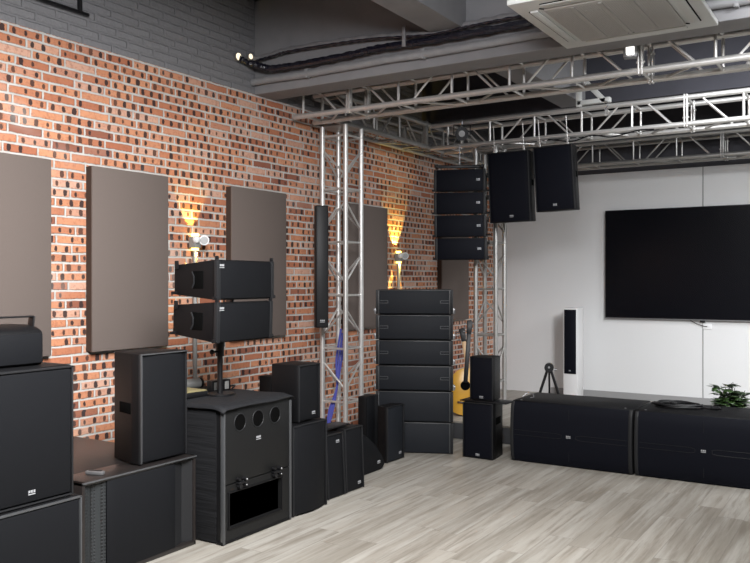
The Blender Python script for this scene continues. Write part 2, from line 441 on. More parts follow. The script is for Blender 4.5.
badge(s2, .335, .055, -.014, .95)
t = thing('stage_monitor', 'small black speaker with a U-shaped handle on top of the left subwoofer stack', 'speaker', (-3.17, 2.065, 1.134), 90)
b = MB(); b.prism([(-.02, 0), (.30, 0), (.30, .12), (.28, .16), (.22, .175), (.04, .175), (-.02, .15)], -.22, .22, 'x', .02, 3)
b.build('cabinet', 'cab', t)
MB().prism([(-.028, .012), (-.012, .01), (-.012, .142), (-.026, .136)], -.205, .205, 'x', .003).build('grille', 'grille', t)
b = MB(); b.box((0, .04, .212), (.40, .035, .008), .003)
for sx in (-1, 1): b.box((sx * .196, .04, .185), (.008, .04, .06), .003, Matrix.Rotation(sx * .12, 3, 'Y'))
b.build('handle', 'black', t)

# ---- long subwoofer lying beside it
t = thing('subwoofer', 'long black subwoofer on the floor with perforated side strips, a tall speaker on its top', 'subwoofer', (-3.355, 3.035, 0), 90)
W_, D_, H_ = .78, 1.1, .51
b = MB(); b.box((0, .30 + D_ / 2 - .2, H_ / 2), (W_, D_ - .2, H_), .006)
b.box((0, .10, H_ - .01), (W_, .2, .02), .004); b.box((0, .10, .012), (W_, .2, .024), .004)
for sx in (-1, 1): b.box((sx * (W_ / 2 - .009), .1, H_ / 2), (.018, .2, H_), .004)
b.build('cabinet', 'cab2', t)
MB().prism([(-.235, .005)] + [(-.235 + .47 * k / 8, .004 - .006 * math.sin(math.pi * k / 8)) for k in range(1, 8)] + [(.235, .005), (.215, .11), (-.215, .11)], .022, H_ - .02, 'z', .003).build('centre_panel', 'grille', t)
for sx in (-1, 1):
    MB().prism([(sx * .238, .012), (sx * .31, .035), (sx * .372, .012), (sx * .372, .02), (sx * .31, .045), (sx * .238, .022)], .022, H_ - .02, 'z').build('side_grille', 'perf' if sx < 0 else 'trim', t)
MB().box((0, -.002, H_ - .006), (W_, .012, .008), .002).build('front_edge', 'edge', t)
rm = thing('remote_control', 'small grey remote lying on top of the long subwoofer', 'remote', (-3.45, 2.80, .51), 20)
MB().box((0, 0, .01), (.10, .03, .02), .006).build('case', 'steel', rm)
MB().box((0, 0, .021), (.07, .016, .003), .001).build('button_strip', 'black', rm)

sp = cabinet('loudspeaker', 'tall black speaker with side handle standing on the long subwoofer', (-3.397, 3.225, .511), 90, .35, .24, .27, .60, handle=.30, bd=None)
b = MB(); b.box((-.170, -.004, .30), (.006, .012, .58), .002); b.box((0, -.002, .594), (.35, .012, .006), .002); b.build('worn_edge', 'edge', sp)

# ---- big cinema-style box with three ports, cloth cover on its top
t = thing('subwoofer_cabinet', 'large black cabinet with three round ports in a row and a low window', 'subwoofer', (-3.21, 3.785, 0), 90)
W_, D_, H_ = .615, .85, .79
MB().box((0, D_ / 2 + .01, H_ / 2), (W_ - .01, D_, H_ - .01), .006).build('cabinet', 'cab', t)
# front baffle with a real window opening
b = MB(); y0 = -.012; th = .026
def slab(x0, x1, z0, z1): b.box(((x0 + x1) / 2, y0 + th / 2, (z0 + z1) / 2), (x1 - x0, th, z1 - z0))
hx0, hx1, hz0, hz1 = -.255, .215, .09, .285
slab(-W_ / 2, W_ / 2, .01, hz0); slab(-W_ / 2, hx0, hz0, hz1); slab(hx1, W_ / 2, hz0, hz1); slab(-W_ / 2, W_ / 2, hz1, .335)
b.build('lower_door', 'baffle', t)
MB().box((0, y0 + th / 2, .555), (W_, th, .43), .003).build('upper_baffle', 'baffle', t)
MB().box(((hx0 + hx1) / 2, .012, (hz0 + hz1) / 2), (hx1 - hx0 - .002, .004, hz1 - hz0 - .002)).build('window', 'window', t)
b = MB()
b.box(((hx0 + hx1) / 2, y0 - .003, hz0 - .006), (hx1 - hx0 + .03, .008, .01), .003); b.box(((hx0 + hx1) / 2, y0 - .003, hz1 + .006), (hx1 - hx0 + .03, .008, .01), .003)
b.box((hx0 - .006, y0 - .003, (hz0 + hz1) / 2), (.01, .008, hz1 - hz0 + .02), .003); b.box((hx1 + .006, y0 - .003, (hz0 + hz1) / 2), (.01, .008, hz1 - hz0 + .02), .003)
b.build('window_rim', 'cab', t)
for px_ in (-.165, -.005, .155):
    b = MB()
    for k in range(28):
        a0, a1 = 6.28318 * k / 28, 6.28318 * (k + 1) / 28
        b.cyl((px_ + .05 * math.cos(a0), y0 - .002, .682 + .05 * math.sin(a0)), (px_ + .05 * math.cos(a1), y0 - .002, .682 + .05 * math.sin(a1)), .0035, n=6)
    r_ = b.build('port_ring', 'trim', t)
    MB().cyl((px_, y0 + .004, .682), (px_, y0 - .002, .682), .048, n=28).build('port', 'hole', r_)  # black disc on the solid baffle, painted as the port's inner shade
for px_ in (-.165, .155):
    b = MB(); b.box((px_, y0 - .012, .335), (.07, .03, .014), .004)
    b.cyl((px_ - .02, y0 - .03, .315), (px_ - .02, y0 - .005, .315), .014); b.cyl((px_ + .022, y0 - .034, .352), (px_ + .022, y0 - .005, .352), .012)
    b.cyl((px_ - .03, y0 - .03, .358), (px_ - .03, y0 - .005, .358), .009); b.cyl((px_ + .025, y0 - .03, .318), (px_ + .025, y0 - .005, .318), .01)
    b.build('latch', 'black', t)
    q = MB(); q.sph((px_ + .022, y0 - .036, .352), .006); q.sph((px_ + .025, y0 - .032, .318), .005); q.build('latch_rivets', 'steel', t)
badge(t, .0, .565, y0 - .002, 1.1)
b = MB()
for sx in (-1, 1): b.box((sx * (W_ / 2 - .004), -.008, .38), (.014, .03, .75), .005)
b.build('corner_edging', 'edge', t)
b = MB(); b.box((0, .01, .012), (W_ + .01, .05, .02), .006); b.build('bottom_rail', 'cab', t)
# cloth side: shallow folds on the camera side
MB().box((-W_ / 2 + .002, D_ / 2 + .02, .385), (.008, D_ - .04, .75), .003).build('side_fabric', 'folds', t)
# padded cover draped over the top (rests on the box: its own thing)
b = MB(); nx, ny = 24, 26; vs = {}
for i in range(nx + 1):
    for j in range(ny + 1):
        x = -W_ / 2 - .02 + (W_ + .04) * i / nx; y = -.035 + (D_ + .05) * j / ny
        z = H_ - .001 + .0025 * math.sin(9 * x + 4 * y) + .002 * math.sin(21 * y)
        if j == 0: z -= .016 + .004 * math.sin(14 * x)
        if j == 1: z -= .006
        if i in (0, nx): z -= .018
        vs[i, j] = b.b.verts.new((x, y, z))
for i in range(nx):
    for j in range(ny): b.b.faces.new((vs[i, j], vs[i + 1, j], vs[i + 1, j + 1], vs[i, j + 1]))
cv = b.build('cover_cloth', 'cover'); cv.location = (-3.21, 3.785, 0); cv.rotation_euler = (0, 0, R(90))
sm = cv.modifiers.new('thick', 'SOLIDIFY'); sm.thickness = .006; sm.offset = 1
tag(cv, 'black cloth cover draped over the top of the three-port cabinet', 'cover')

# things lying on that cover
top = .797
t = thing('flat_case', 'olive topped flat case on the covered cabinet, left of the pole', 'case', (-3.68, 3.60, top), 85)
MB().box((0, 0, .018), (.26, .26, .032), .008).build('base', 'black', t); MB().box((0, 0, .037), (.25, .25, .008), .003).build('lid', 'olive', t)
t = thing('cloth_roll', 'grey rolled cloth behind the olive case on the covered cabinet', 'cloth', (-3.86, 3.86, top), 90)
b = MB(); b.cyl((-.12, 0, .035), (.10, 0, .035), .034, n=16); b.build('roll', 'greypipe', t); MB().cyl((.1, 0, .035), (.12, 0, .035), .036, n=16).build('end_cap', 'black', t)
t = thing('power_adapter', 'black bracket box with two pale grey panels behind the pole foot', 'bracket', (-3.66, 3.94, top), 85)
MB().box((0, 0, .035), (.16, .05, .07), .006).build('case', 'black', t)
for sx in (-1, 1): MB().box((sx * .045, -.027, .034), (.035, .004, .05), .002).build('pale_panel', 'greypipe', t)
t = thing('cable', 'thin black cable lying at the back of the covered cabinet', 'cable', (0, 0, 0))
MB().tube(spline([(-3.6, 4.0, top + .012), (-3.63, 4.06, top + .022), (-3.70, 4.07, top + .01), (-3.64, 4.02, top + .012), (-3.72, 3.99, top + .01)], 8), .006, 6).build('lead', 'rubber', t)
t = thing('bookshelf_speaker', 'narrow black floor speaker close to the brick wall, mostly hidden behind the upright pair', 'speaker', (-4.08, 5.03, 0), 90)
MB().box((0, .06, .38), (.10, .12, .76), .006).build('cabinet', 'cab', t); MB().box((0, -.004, .56), (.085, .01, .36), .003).build('grille', 'grille', t)

# ---- two small line array boxes on a pole
t = thing('speaker_pole', 'black speaker pole with a round foot standing on the covered cabinet', 'speaker stand', (-3.52, 3.80, top))
MB().cyl((0, 0, 0), (0, 0, .012), .09, n=28).build('foot_plate', 'black', t)
MB().cyl((0, 0, .01), (0, 0, .34), .017, n=16).build('pole', 'black', t)
MB().cyl((.0, 0, .03), (.0, 0, .32), .012, n=16).build('inner_tube', 'steel', t)
b = MB(); b.cyl((0, 0, .24), (0, 0, .30), .026, n=16); b.cyl((.0, -.07, .27), (0, 0, .27), .008); b.sph((0, -.07, .27), .016); b.build('height_knob', 'black', t)
b = MB(); b.cyl((0, 0, .30), (0, 0, .328), .03, n=16); b.build('top_flange', 'black', t)
def line_box(label, loc, rot, tab=True, W=.56, H=.24, D=.40, gm='grille', group='g', bd=(-.24, .2), handle=True):
    t = thing('line_array_speaker', label, 'speaker', loc, 0, group, rot)
    b = MB(); b.prism([(0, 0), (.02, 0), (D, .03), (D, H - .03), (.02, H), (0, H)], -W / 2 + .02, W / 2 - .02, 'x', .006)
    b.build('cabinet', 'cab', t)
    MB().box((0, -.006, H / 2), (W - .06, .014, H - .016), .004).build('grille', gm, t)
    for sx in (-1, 1):
        MB().box((sx * (W / 2 - .016), .0, H / 2), (.028, .03, H), .005).build('side_rail', 'trim', t)
    b = MB()
    for sx in (-1, 1):
        if tab: b.box((sx * (W / 2 - .012), .0, H + .010), (.018, .022, .024), .006)
        b.cyl((sx * (W / 2 - .006), .0, .012), (sx * (W / 2 + .018), .0, .012), .011); b.cyl((sx * (W / 2 - .02), D - .02, .04), (sx * (W / 2 + .018), D - .02, .04), .009)
        b.box((sx * (W / 2 - .01), D - .03, H - .028), (.014, .025, .05), .004)
    b.build('rigging', 'black', t)
    if handle:
        for sx in (-1, 1): MB().box((sx * (W / 2 - .02), .15, H / 2), (.006, .08, .105), .0025).build('handle_shade_plate', 'hole', t)  # flat near-black plate in place of the shaded handle pocket
    if handle:
        for sx in (-1, 1):
            b = MB(); b.tube([(sx * (W / 2 - .016), .195, H / 2 + .05), (sx * (W / 2 - .014), .178, H / 2 + .02), (sx * (W / 2 - .014), .178, H / 2 - .02), (sx * (W / 2 - .016), .195, H / 2 - .05)], .005, 6); b.build('grip', 'trim', t)
    if bd: badge(t, bd[0] * W / .56, bd[1] * H / .24, -.015, 1.1)
    return t
g = 'two small line array speakers on the pole'
# side faces seen by the camera carry the dark plate painted as handle pocket shade
la = line_box('upper of two black box speakers stacked on a pole before the brick wall', (-3.30, 3.785, 1.392), (0, 0, R(92)), W=.54, H=.235, D=.34, group=g)
lb = dup(la, (-3.30, 3.772, 1.144), (R(2), 0, R(93)), 'lower of two black box speakers stacked on a pole, resting on its top flange', g)

# ---- speaker on speaker, small pairs along the wall
cabinet('loudspeaker', 'tall black speaker on the floor with a bowed grille, carrying a smaller speaker', (-3.195, 4.31, 0), 90, .37, .27, .34, .58, bulge=.03, bd=None)
cabinet('loudspeaker', 'small black speaker with a badge on top of the bowed tall speaker', (-3.225, 4.34, .583), 90, .235, .235, .23, .375, bd=(.04, .05), bulge=.008)
g = 'two slim black speakers before the truss tower'
cabinet('loudspeaker', 'slim black speaker with its badge near the top, left one before the truss tower', (-3.24, 4.68, 0), 90, .20, .15, .24, .445, bd=(.03, .385), bulge=.006, rot=(R(-3), 0, R(88)), group=g)
cabinet('loudspeaker', 'slim black speaker with its badge near the bottom, right one before the truss tower', (-3.24, 4.91, 0), 90, .22, .16, .24, .455, bd=(.05, .05), bulge=.006, rot=(R(-2), 0, R(88)), group=g)
t = thing('flat_tablet', 'flat black tray on top of the slim speaker pair', 'tray', (-3.385, 4.80, .458), 90)
MB().box((0, 0, .008), (.30, .13, .012), .003).build('tray', 'black', t)
# wedge monitor
t = thing('wedge_monitor', 'black wedge shaped floor monitor with a rounded sloping edge beside the slim speakers', 'speaker', (-3.42, 5.30, 0), 90)
prof = [(-.2, 0), (.28, 0), (.325, .045), (.27, .13), (.19, .21), (.09, .28), (-.03, .345), (-.2, .40)]
b = MB(); b.prism(prof, .02, .34, 'y', .006); b.build('cabinet', 'cab', t)
MB().prism([(-.19, .012), (.275, .012), (.312, .045), (.26, .124), (.182, .202), (.084, .27), (-.034, .333), (-.19, .386)], .008, .02, 'y', .002).build('grille', 'grille', t)
badge(t, .22, .07, .006, 1.1)
t = thing('column_speaker', 'narrow black upright column speaker behind the wedge monitor', 'speaker', (-3.72, 5.90, 0), 90)
MB().box((-.045, .045, .265), (.12, .08, .53), .004).build('cabinet', 'cab', t)
MB().box((-.045, -.004, .265), (.118, .01, .515), .003).build('grille', 'grille', t)
MB().box((.055, .06, .265), (.075, .10, .53), .004).build('side_module', 'trim', t)
cabinet('loudspeaker', 'black upright speaker on the floor directly before the tall grey-black stack', (-3.49, 5.90, 0), 89, .27, .21, .12, .465, bd=(.06, .06), gm='grille_far', bulge=.012)

# ---- ground stack facing the camera
g2 = 'boxes of the tall ground stack'
base = Vector((-3.515, 6.245, 0)); yaw = 24
lab = ['topmost black line array box of the tall ground stack', 'second line array box from the top of the tall ground stack',
       'third line array box from the top of the tall ground stack', 'fourth line array box from the top, just above the two plain boxes']
def stack_box(label, z, H):
    t = thing('line_array_speaker', label, 'speaker', (base.x, base.y, z), yaw, g2); W_ = .67; D_ = .42
    b = MB(); b.prism([(-W_ / 2 + .012, .01), (W_ / 2 - .012, .01), (W_ / 2 - .012, .1), (W_ / 2 - .05, D_), (-W_ / 2 + .05, D_), (-W_ / 2 + .012, .1)], .003, H, 'z', .005); b.build('cabinet', 'cab', t)
    MB().box((0, .004, H / 2), (W_ - .06, .014, H - .02), .003).build('grille', 'grille_far', t)
    b = MB(); b.box((0, .0, H - .006), (W_ - .03, .02, .006), .002)
    for sx in (-1, 1): b.box((sx * (W_ / 2 - .024), .0, H / 2), (.008, .02, H - .01), .002)
    b.build('front_frame', 'edge', t)
    for sx in (-1, 1):
        MB().box((sx * (W_ / 2 - .006), .03, H / 2), (.018, .06, H - .008), .004).build('side_rail', 'trim', t)
    return t, W_
top_z = .467 + .02
for i in range(4):
    H = .222; z = 1.43 - H * (i + 1) + .003
    if i == 0:
        t, w = stack_box(lab[0], z, H - .003)
        for sx in (-1, 1):
            h = MB(); xa = sx * (w / 2 - .105); xb = sx * (w / 2 - .03); zc = H / 2
            h.box(((xa + xb) / 2, -.005, zc + .011), (.072, .006, .004)); h.box(((xa + xb) / 2, -.005, zc - .011), (.072, .006, .004)); h.box((xa, -.005, zc), (.004, .006, .024))
            h.build('handle_slot', 'edge', t)
            r_ = MB(); r_.box((sx * (w / 2 + .008), .04, .03), (.012, .05, .05), .003); r_.cyl((sx * (w / 2 + .012), .02, .04), (sx * (w / 2 + .022), .02, .04), .012); r_.cyl((sx * (w / 2 + .012), .06, .02), (sx * (w / 2 + .022), .06, .02), .01); r_.build('rigging_pin', 'steel', t)
        first = t
    else: dup(first, (base.x, base.y, z), None, lab[i], g2)
zb = 1.43 - .222 * 4
t, w = stack_box('plain black subwoofer box, fifth from the top of the tall ground stack', .273, zb - .273 - .001); t.name = 'subwoofer'; t['category'] = 'subwoofer'
t, w = stack_box('plain black subwoofer box on the floor at the base of the tall ground stack', 0, .272); t.name = 'subwoofer'; t['category'] = 'subwoofer'

# ---- speaker pair near the guitars
cabinet('loudspeaker', 'black floor speaker between the tall stack and the long row, carrying a smaller one', (-2.948, 6.325, 0), 0, .28, .23, .27, .475, bd=(0, .035), gm='navy', handle=.32, bulge=.004)
t = thing('flat_plate', 'thin black plate between the two speakers stacked near the guitars', 'plate', (-2.91, 6.45, .476), 0)
MB().box((0, 0, .006), (.43, .2, .01), .003).build('plate', 'black', t)
cabinet('loudspeaker', 'smaller black speaker on a thin plate on top of another, before the far truss tower', (-2.932, 6.365, .4875), 0, .215, .18, .2, .375, bd=(0, .03), gm='navy', bulge=.004)

# ---- row of two lying subwoofers
def lying_sub(label, x0, x1, yf):
    W_ = x1 - x0; D_ = .60; H_ = .507
    t = thing('subwoofer', label, 'subwoofer', ((x0 + x1) / 2, yf, 0), 0, 'two long subwoofers in a row before the white wall')
    b = MB(); b.box((0, D_ / 2 + .02, H_ / 2), (W_, D_ - .04, H_), .012); b.build('cabinet', 'cab', t)
    pr = [(0.03, .006)]; n = 12
    for k in range(n + 1):
        a = k / n; pr.append((.022 - .03 * math.sin(math.pi * min(1, a * 1.0)) ** .5 * 1.0, .01 + (H_ - .02) * a))
    pr.append((.03, H_ - .006))
    MB().prism(pr, -W_ / 2 + .03, W_ / 2 - .03, 'x').build('grille', 'navy', t)
    for sx in (-1, 1):
        pr2 = [(a - .004, c) for a, c in pr]
        MB().prism(pr2, min(sx * (W_ / 2 - .03), sx * (W_ / 2 - .002)), max(sx * (W_ / 2 - .03), sx * (W_ / 2 - .002)), 'x', .004).build('end_rail', 'trim', t)
    b = MB(); yy = -.0095
    for s in (-1, 1):
        for dz in (-.02, .02): b.tube([(s * .06, yy, H_ * .49 + dz * .6), (s * .10, yy, H_ * .49 + dz), (s * (W_ / 2 - .04), yy, H_ * .49 + dz)], .0016, 5)
        b.tube([(s * .06, yy, H_ * .49 - .012), (s * .06, yy, H_ * .49 + .012)], .0016, 5)
    b.tube([(0, yy + .006, H_ * .49 + .03), (0, yy + .010, H_ - .04)], .0016, 5); b.tube([(0, yy + .006, H_ * .49 - .03), (0, yy + .010, .05)], .0016, 5)
    b.build('grille_seam', 'trim', t)
    badge(t, 0, H_ * .49, -.013, 1.0)
    b = MB()
    for sx in (-1, 1): b.cyl((sx * (W_ / 2 - .07), .07, H_ - .001), (sx * (W_ / 2 - .07), .07, H_ + .003), .009)
    b.build('top_bolt', 'steel', t)
    b = MB()
    for sx in (-1, 1):
        b.box((sx * (W_ / 2 - .1), D_ / 2, -.0 + .003), (.08, D_ - .1, .006))
    b.build('runner', 'rubber', t)
    return t
lying_sub('long black subwoofer lying before the white wall, left of the row, under the white column', -2.685, -1.68, 6.41)
lying_sub('long black subwoofer lying at the right edge with a coiled cable on its top', -1.665, -.655, 6.41)
# coiled cable
t = thing('coiled_cable', 'coil of black cable lying on the right long subwoofer', 'cable', (-1.42, 6.78, .510))
pts = []
for k in range(150):
    a = k / 150 * 6.283 * 6; r1 = .155 + .03 * math.sin(a * .37); pts.append((r1 * math.cos(a) + .012 * math.sin(a * .21), .13 * math.sin(a) + .012 * math.cos(a * .17), .008 + .018 * k / 150 + .005 * math.sin(a * 1.7)))
MB().tube(pts, .007, 6).build('coil', 'rubber', t)
MB().tube(spline([pts[-1], (.20, -.04, .012), (.24, -.06, .009), (.27, -.07, .012)], 8), .007, 6).build('tail', 'rubber', t)
b = MB(); b.cyl((.26, -.07, .016), (.31, -.075, .018), .015, n=14); b.cyl((.31, -.075, .018), (.335, -.078, .018), .011, n=14); b.build('plug', 'black', t)
MB().box((-.02, -.07, .035), (.05, .05, .02), .006).build('tie', 'black', t)
t = thing('looped_lead', 'short loop of thin grey lead at the left corner of the long subwoofer', 'cable', (-2.61, 6.62, .509))
MB().tube(spline([(-.05, 0, .004), (-.03, .02, .03), (.02, .03, .035), (.05, .0, .01), (.03, -.03, .005)], 8), .0035, 6).build('lead', 'steel', t)

# ================================================================== TRUSSES
def tube_mesh(name, L, r, m, n=10):
    b = MB(); b.cyl((0, 0, 0), (0, 0, L), r, n=n); me_o = b.build(name, m); me = me_o.data
    bpy.data.objects.remove(me_o); return me
_cache = {}
def bar(name, p0, p1, r, m, parent):
    p0 = Vector(p0); p1 = Vector(p1); d = p1 - p0; key = (name, round(d.length, 3), r, m)
    if key not in _cache: _cache[key] = tube_mesh(name, d.length, r, m, 16 if r > .02 else 10)
    o = bpy.data.objects.new(name, _cache[key]); COL.objects.link(o); o.parent = parent
    o.location = p0; o.rotation_euler = d.to_track_quat('Z', 'Y').to_euler(); return o
def truss(label, origin, axis, L, w, h, phase, joints=(), m='alu', flip=0, endcap=True):
    """box truss; local u along the axis, v across, z up; lower chords' centre at z 0"""
    t = thing('truss_beam', label, 'truss', origin, 0 if axis == 'x' else 90)
    for v in (0, w):
        for z in (0, h): bar('chord', (0, v, z), (L, v, z), .025, m, t)
    u = phase; i = flip; us = []
    while u < L - .02: us.append(u); u += .5
    for k, u in enumerate(us):
        jt = any(abs(u - j) < .1 for j in joints)
        for v in (0, w):
            if not jt: bar('upright', (u, v, 0), (u, v, h), .012, m, t)
        bar('cross_bar', (u, 0, 0), (u, w, 0), .012, m, t)
        bar('cross_bar', (u, 0, h), (u, w, h), .012, m, t)
        if jt: i = 0
        if u + .45 < L:
            a, c = (u + .13, u + .38)
            z0, z1 = (h, 0) if (i % 2 == 0) else (0, h)
            for v in (0, w): bar('diagonal', (a, v, z0), (c, v, z1), .0095, m, t)
            va, vb = (0, w) if i % 2 else (w, 0)
            bar('floor_diagonal', (u + .1, va, 0), (u + .4, vb, 0), .0095, m, t)
        i += 1
    for j in joints:
        b = MB()
        for v in (0, w):
            b.box((j - .012, v, h / 2), (.014, .05, h + .06), .003); b.box((j + .012, v, h / 2), (.014, .05, h + .06), .003)
            b.cyl((j - .03, v, h * .25), (j + .03, v, h * .25), .008); b.cyl((j - .03, v, h * .75), (j + .03, v, h * .75), .008)
        b.build('joint_plate', m, t)
    return t
TZ = 3.0
truss('front silver box truss crossing the room just behind the painted beam', (-4.60, 5.95, TZ), 'x', 7.6, .30, .25, .10, (.10 + .5 * 1, 3.10, 6.10))
truss('middle silver box truss that carries the two hanging speakers', (-4.34, 8.08, TZ - .02), 'x', 7.3, .33, .25, .22, (2.72, 5.72))
truss('rear silver box truss running close to the white wall', (-4.34, 10.05, TZ - .05), 'x', 7.3, .30, .26, .22, (2.72, 5.72), 'alud')
# side truss along the brick wall (local v runs to -x, so origin on its room side)
truss('side silver box truss running along the top of the brick wall', (-4.34, 6.27, TZ - .01), 'y', 4.05, .28, .25, .13, (1.70,), 'alud')
def tower(label, cx, cy, s, z0, z1, phase, m='alu', rx=.5):
    t = thing('truss_tower', label, 'truss', (cx, cy, z0)); H = z1 - z0; q = s / 2
    c = [(-q, -q), (q, -q), (q, q), (-q, q)]
    for x, y in c: bar('leg', (x, y, .01), (x, y, H), .024, m, t)
    b = MB(); b.box((0, 0, .005), (s + .12, s + .12, .01), .003); b.build('base_plate', 'alud', t)
    b = MB(); b.box((0, 0, H - .004), (s + .03, s + .03, .008), .002); b.build('top_plate', 'alud', t)
    z = phase; k = 0
    while z < H + .01:
        for j in range(4):
            a, d = c[j], c[(j + 1) % 4]
            bar('rung', (a[0], a[1], z), (d[0], d[1], z), .011, m, t)
            if z + .45 < H:
                fl = (k + j) % 2
                aa, dd = (a, d) if fl else (d, a)
                bar('diagonal', (aa[0], aa[1], z + .12), (dd[0], dd[1], z + .38), .0095, m, t)
        z += .5; k += 1
    return t
tower('tall square silver truss tower standing before the brick wall', -4.425, 6.46, .265, 0, 2.965, .37)
tower('dim square truss tower in the far corner beside the white wall', -3.70, 8.27, .235, .17, 2.95, .25, 'alud')

# blue straps inside the near tower
t = thing('blue_strap', 'blue strap hanging inside the near truss tower from its top', 'strap')
MB().tube([(-4.40, 6.47, 2.9), (-4.40, 6.47, 2.3), (-4.405, 6.48, 1.6), (-4.41, 6.48, 1.0)], .014, 6).build('webbing', 'blue', t)
t = thing('blue_strap', 'loose blue strap gathered in folds at the foot of the near tower', 'strap')
b = MB()
for k in range(3):
    b.tube(spline([(-4.42 + .02 * k, 6.44, 1.05 - .04 * k), (-4.46 + .015 * k, 6.42 + .02 * k, .75), (-4.44, 6.40, .5), (-4.50 + .02 * k, 6.36, .28), (-4.53, 6.35, .05)], 6), .011, 6)
b.build('webbing', 'blue', t)
# column speaker on the tower
t = thing('column_speaker', 'slim dark grey column speaker mounted on the leg of the near truss tower', 'speaker', (-4.345, 6.03, 1.08), 45)
MB().box((0, .06, .555), (.115, .11, 1.11), .006).build('cabinet', 'cab', t)
MB().box((0, .0, .555), (.10, .012, 1.09), .004).build('grille', 'trim', t)
badge(t, 0, .06, -.008, 1.2)
b = MB(); b.box((0, .20, .25), (.04, .18, .03), .004); b.box((0, .20, .85), (.04, .18, .03), .004); b.build('bracket', 'steel', t)

# ================================================================== FLOWN SPEAKERS
g = 'four flown line array speakers in the far corner'
top_z = 2.675; fx, fy = -3.80, 7.72
names = ['topmost of the four dark flown speakers hanging in the corner', 'second from top of the four dark flown speakers in the corner',
         'third from top of the four dark flown speakers in the corner', 'lowest of the four dark flown speakers hanging in the corner']
first = line_box(names[0], (fx, fy, top_z - .232), (0, 0, R(19)), False, W=.545, H=.228, D=.36, gm='navy', group=g, bd=(.20, .12), handle=False)
for i in range(1, 4):
    dup(first, (fx + .002 * i * i, fy - .003 * i, top_z - .2395 * (i + 1) + .0075), (0, 0, R(19)), names[i], g)
t = thing('flying_frame', 'black flying frame with chain that holds the corner speakers', 'rigging', (fx, fy, top_z + .02), 27)
b = MB(); b.box((0, .12, .02), (.52, .04, .03), .004); b.box((-.24, .14, .02), (.03, .2, .03), .004); b.box((.24, .14, .02), (.03, .2, .03), .004); b.build('frame', 'black', t)
b = MB()
for k in range(9): b.box((0, .13, .04 + k * .026), (.018 if k % 2 else .007, .007 if k % 2 else .018, .026), .003)
b.build('chain', 'steel', t)
def hung(label, loc, rot, W, Wb, D, H):
    t = cabinet('hanging_speaker', label, loc, 0, W, Wb, D, H, rot=rot, group='two speakers hung from the middle truss', gm='navy', bd=(.02 if W > .42 else 0, .06), handle=H * .55, bulge=.006, feet=False, bs=1.1)
    b = MB()
    for sx in (-1, 1):
        b.box((sx * W * .36, .06, H + .025), (.02, .006, .05), .002)
        b.cyl((sx * W * .36, .06, H + .04), (sx * W * .36, .06, H + .28), .0035, n=6)
        b.cyl((sx * W * .36 - .02, .06, H + .06), (sx * W * .36 + .02, .06, H + .06), .009)
    b.build('hanging_cable', 'alu', t)
    return t
hung('left of the two dark speakers hung from the middle truss, beside the flown array', (-3.285, 7.83, 2.105), (R(4), R(-1), R(3)), .435, .33, .34, .72)
hung('right of the two dark speakers hung from the middle truss, tilted, beside the white wall', (-2.825, 7.89, 2.205), (R(4), R(-2), R(1)), .40, .30, .33, .65)

# spot light at the truss corner and small fittings
def spot(label, loc, yaw, lens='lens', s=1.0):
    t = thing('stage_light', label, 'stage light', loc, yaw)
    b = MB(); b.cyl((0, .12 * s, 0), (0, -.09 * s, -.02 * s), .075 * s, .09 * s, 20); b.box((0, .13 * s, .0), (.12 * s, .08 * s, .12 * s), .01); b.build('housing', 'black', t)
    b = MB(); b.box((0, 0, .115 * s), (.23 * s, .03 * s, .012 * s), .003)
    for sx in (-1, 1): b.box((sx * .11 * s, 0, .05 * s), (.01 * s, .03 * s, .14 * s), .003)
    b.build('yoke', 'black', t)
    b = MB(); b.box((0, 0, .15 * s), (.03 * s, .04 * s, .06 * s), .004); b.build('clamp', 'steel', t)
    MB().cyl((0, -.092 * s, -.02 * s), (0, -.099 * s, -.021 * s), .042 * s, n=20).build('lens', lens, t)
    return t
spot('black stage light with a pale round lens at the corner of the trusses', (-3.89, 7.96, 3.09), 25, 'offlens', .8)
t = thing('spot_lamp', 'small bright white lamp head on the front truss below the air conditioner', 'lamp', (-1.55, 5.86, 3.14), 10)
b = MB(); b.box((0, .06, 0), (.10, .07, .10), .01); b.build('housing', 'steel', t)
MB().box((0, -.0, 0), (.055, .05, .075), .008).build('lens', 'lens', t)
# white rigging bracket and hoist above the middle truss
t = thing('rigging_bracket', 'white steel bracket with a pulley clamped on the middle truss', 'bracket', (-2.52, 8.05, 3.275))
b = MB(); b.box((-.115, 0, .10), (.05, .05, .26), .004); b.box((.02, 0, .01), (.30, .05, .045), .004)
b.box((.03, 0, .13), (.05, .05, .36), .004, Matrix.Rotation(R(-42), 3, 'Y'))
b.build('arm', 'ac', t)
b = MB(); b.box((.18, -.01, .01), (.05, .07, .05), .008); b.cyl((.18, -.05, .01), (.18, .03, .01), .022); b.build('pulley', 'ac', t)
MB().tube(spline([(.18, -.04, 0), (.19, -.05, -.05), (.16, -.05, -.09), (.18, -.05, -.12)], 6), .005, 6).build('wire', 'steel', t)
b = MB(); b.cyl((.18, -.06, -.11), (.18, -.03, -.11), .018); b.cyl((.165, -.06, -.14), (.165, -.03, -.14), .013); b.build('hook', 'alu', t)
t = thing('cable', 'black cable sagging along the lower chord of the middle truss', 'cable')
MB().tube(spline([(-2.95, 8.03, 2.95), (-2.7, 8.03, 2.91), (-2.5, 8.03, 2.95), (-2.3, 8.03, 2.915), (-2.05, 8.03, 2.955), (-1.9, 8.03, 2.95)], 8), .007, 6).build('lead', 'rubber', t)

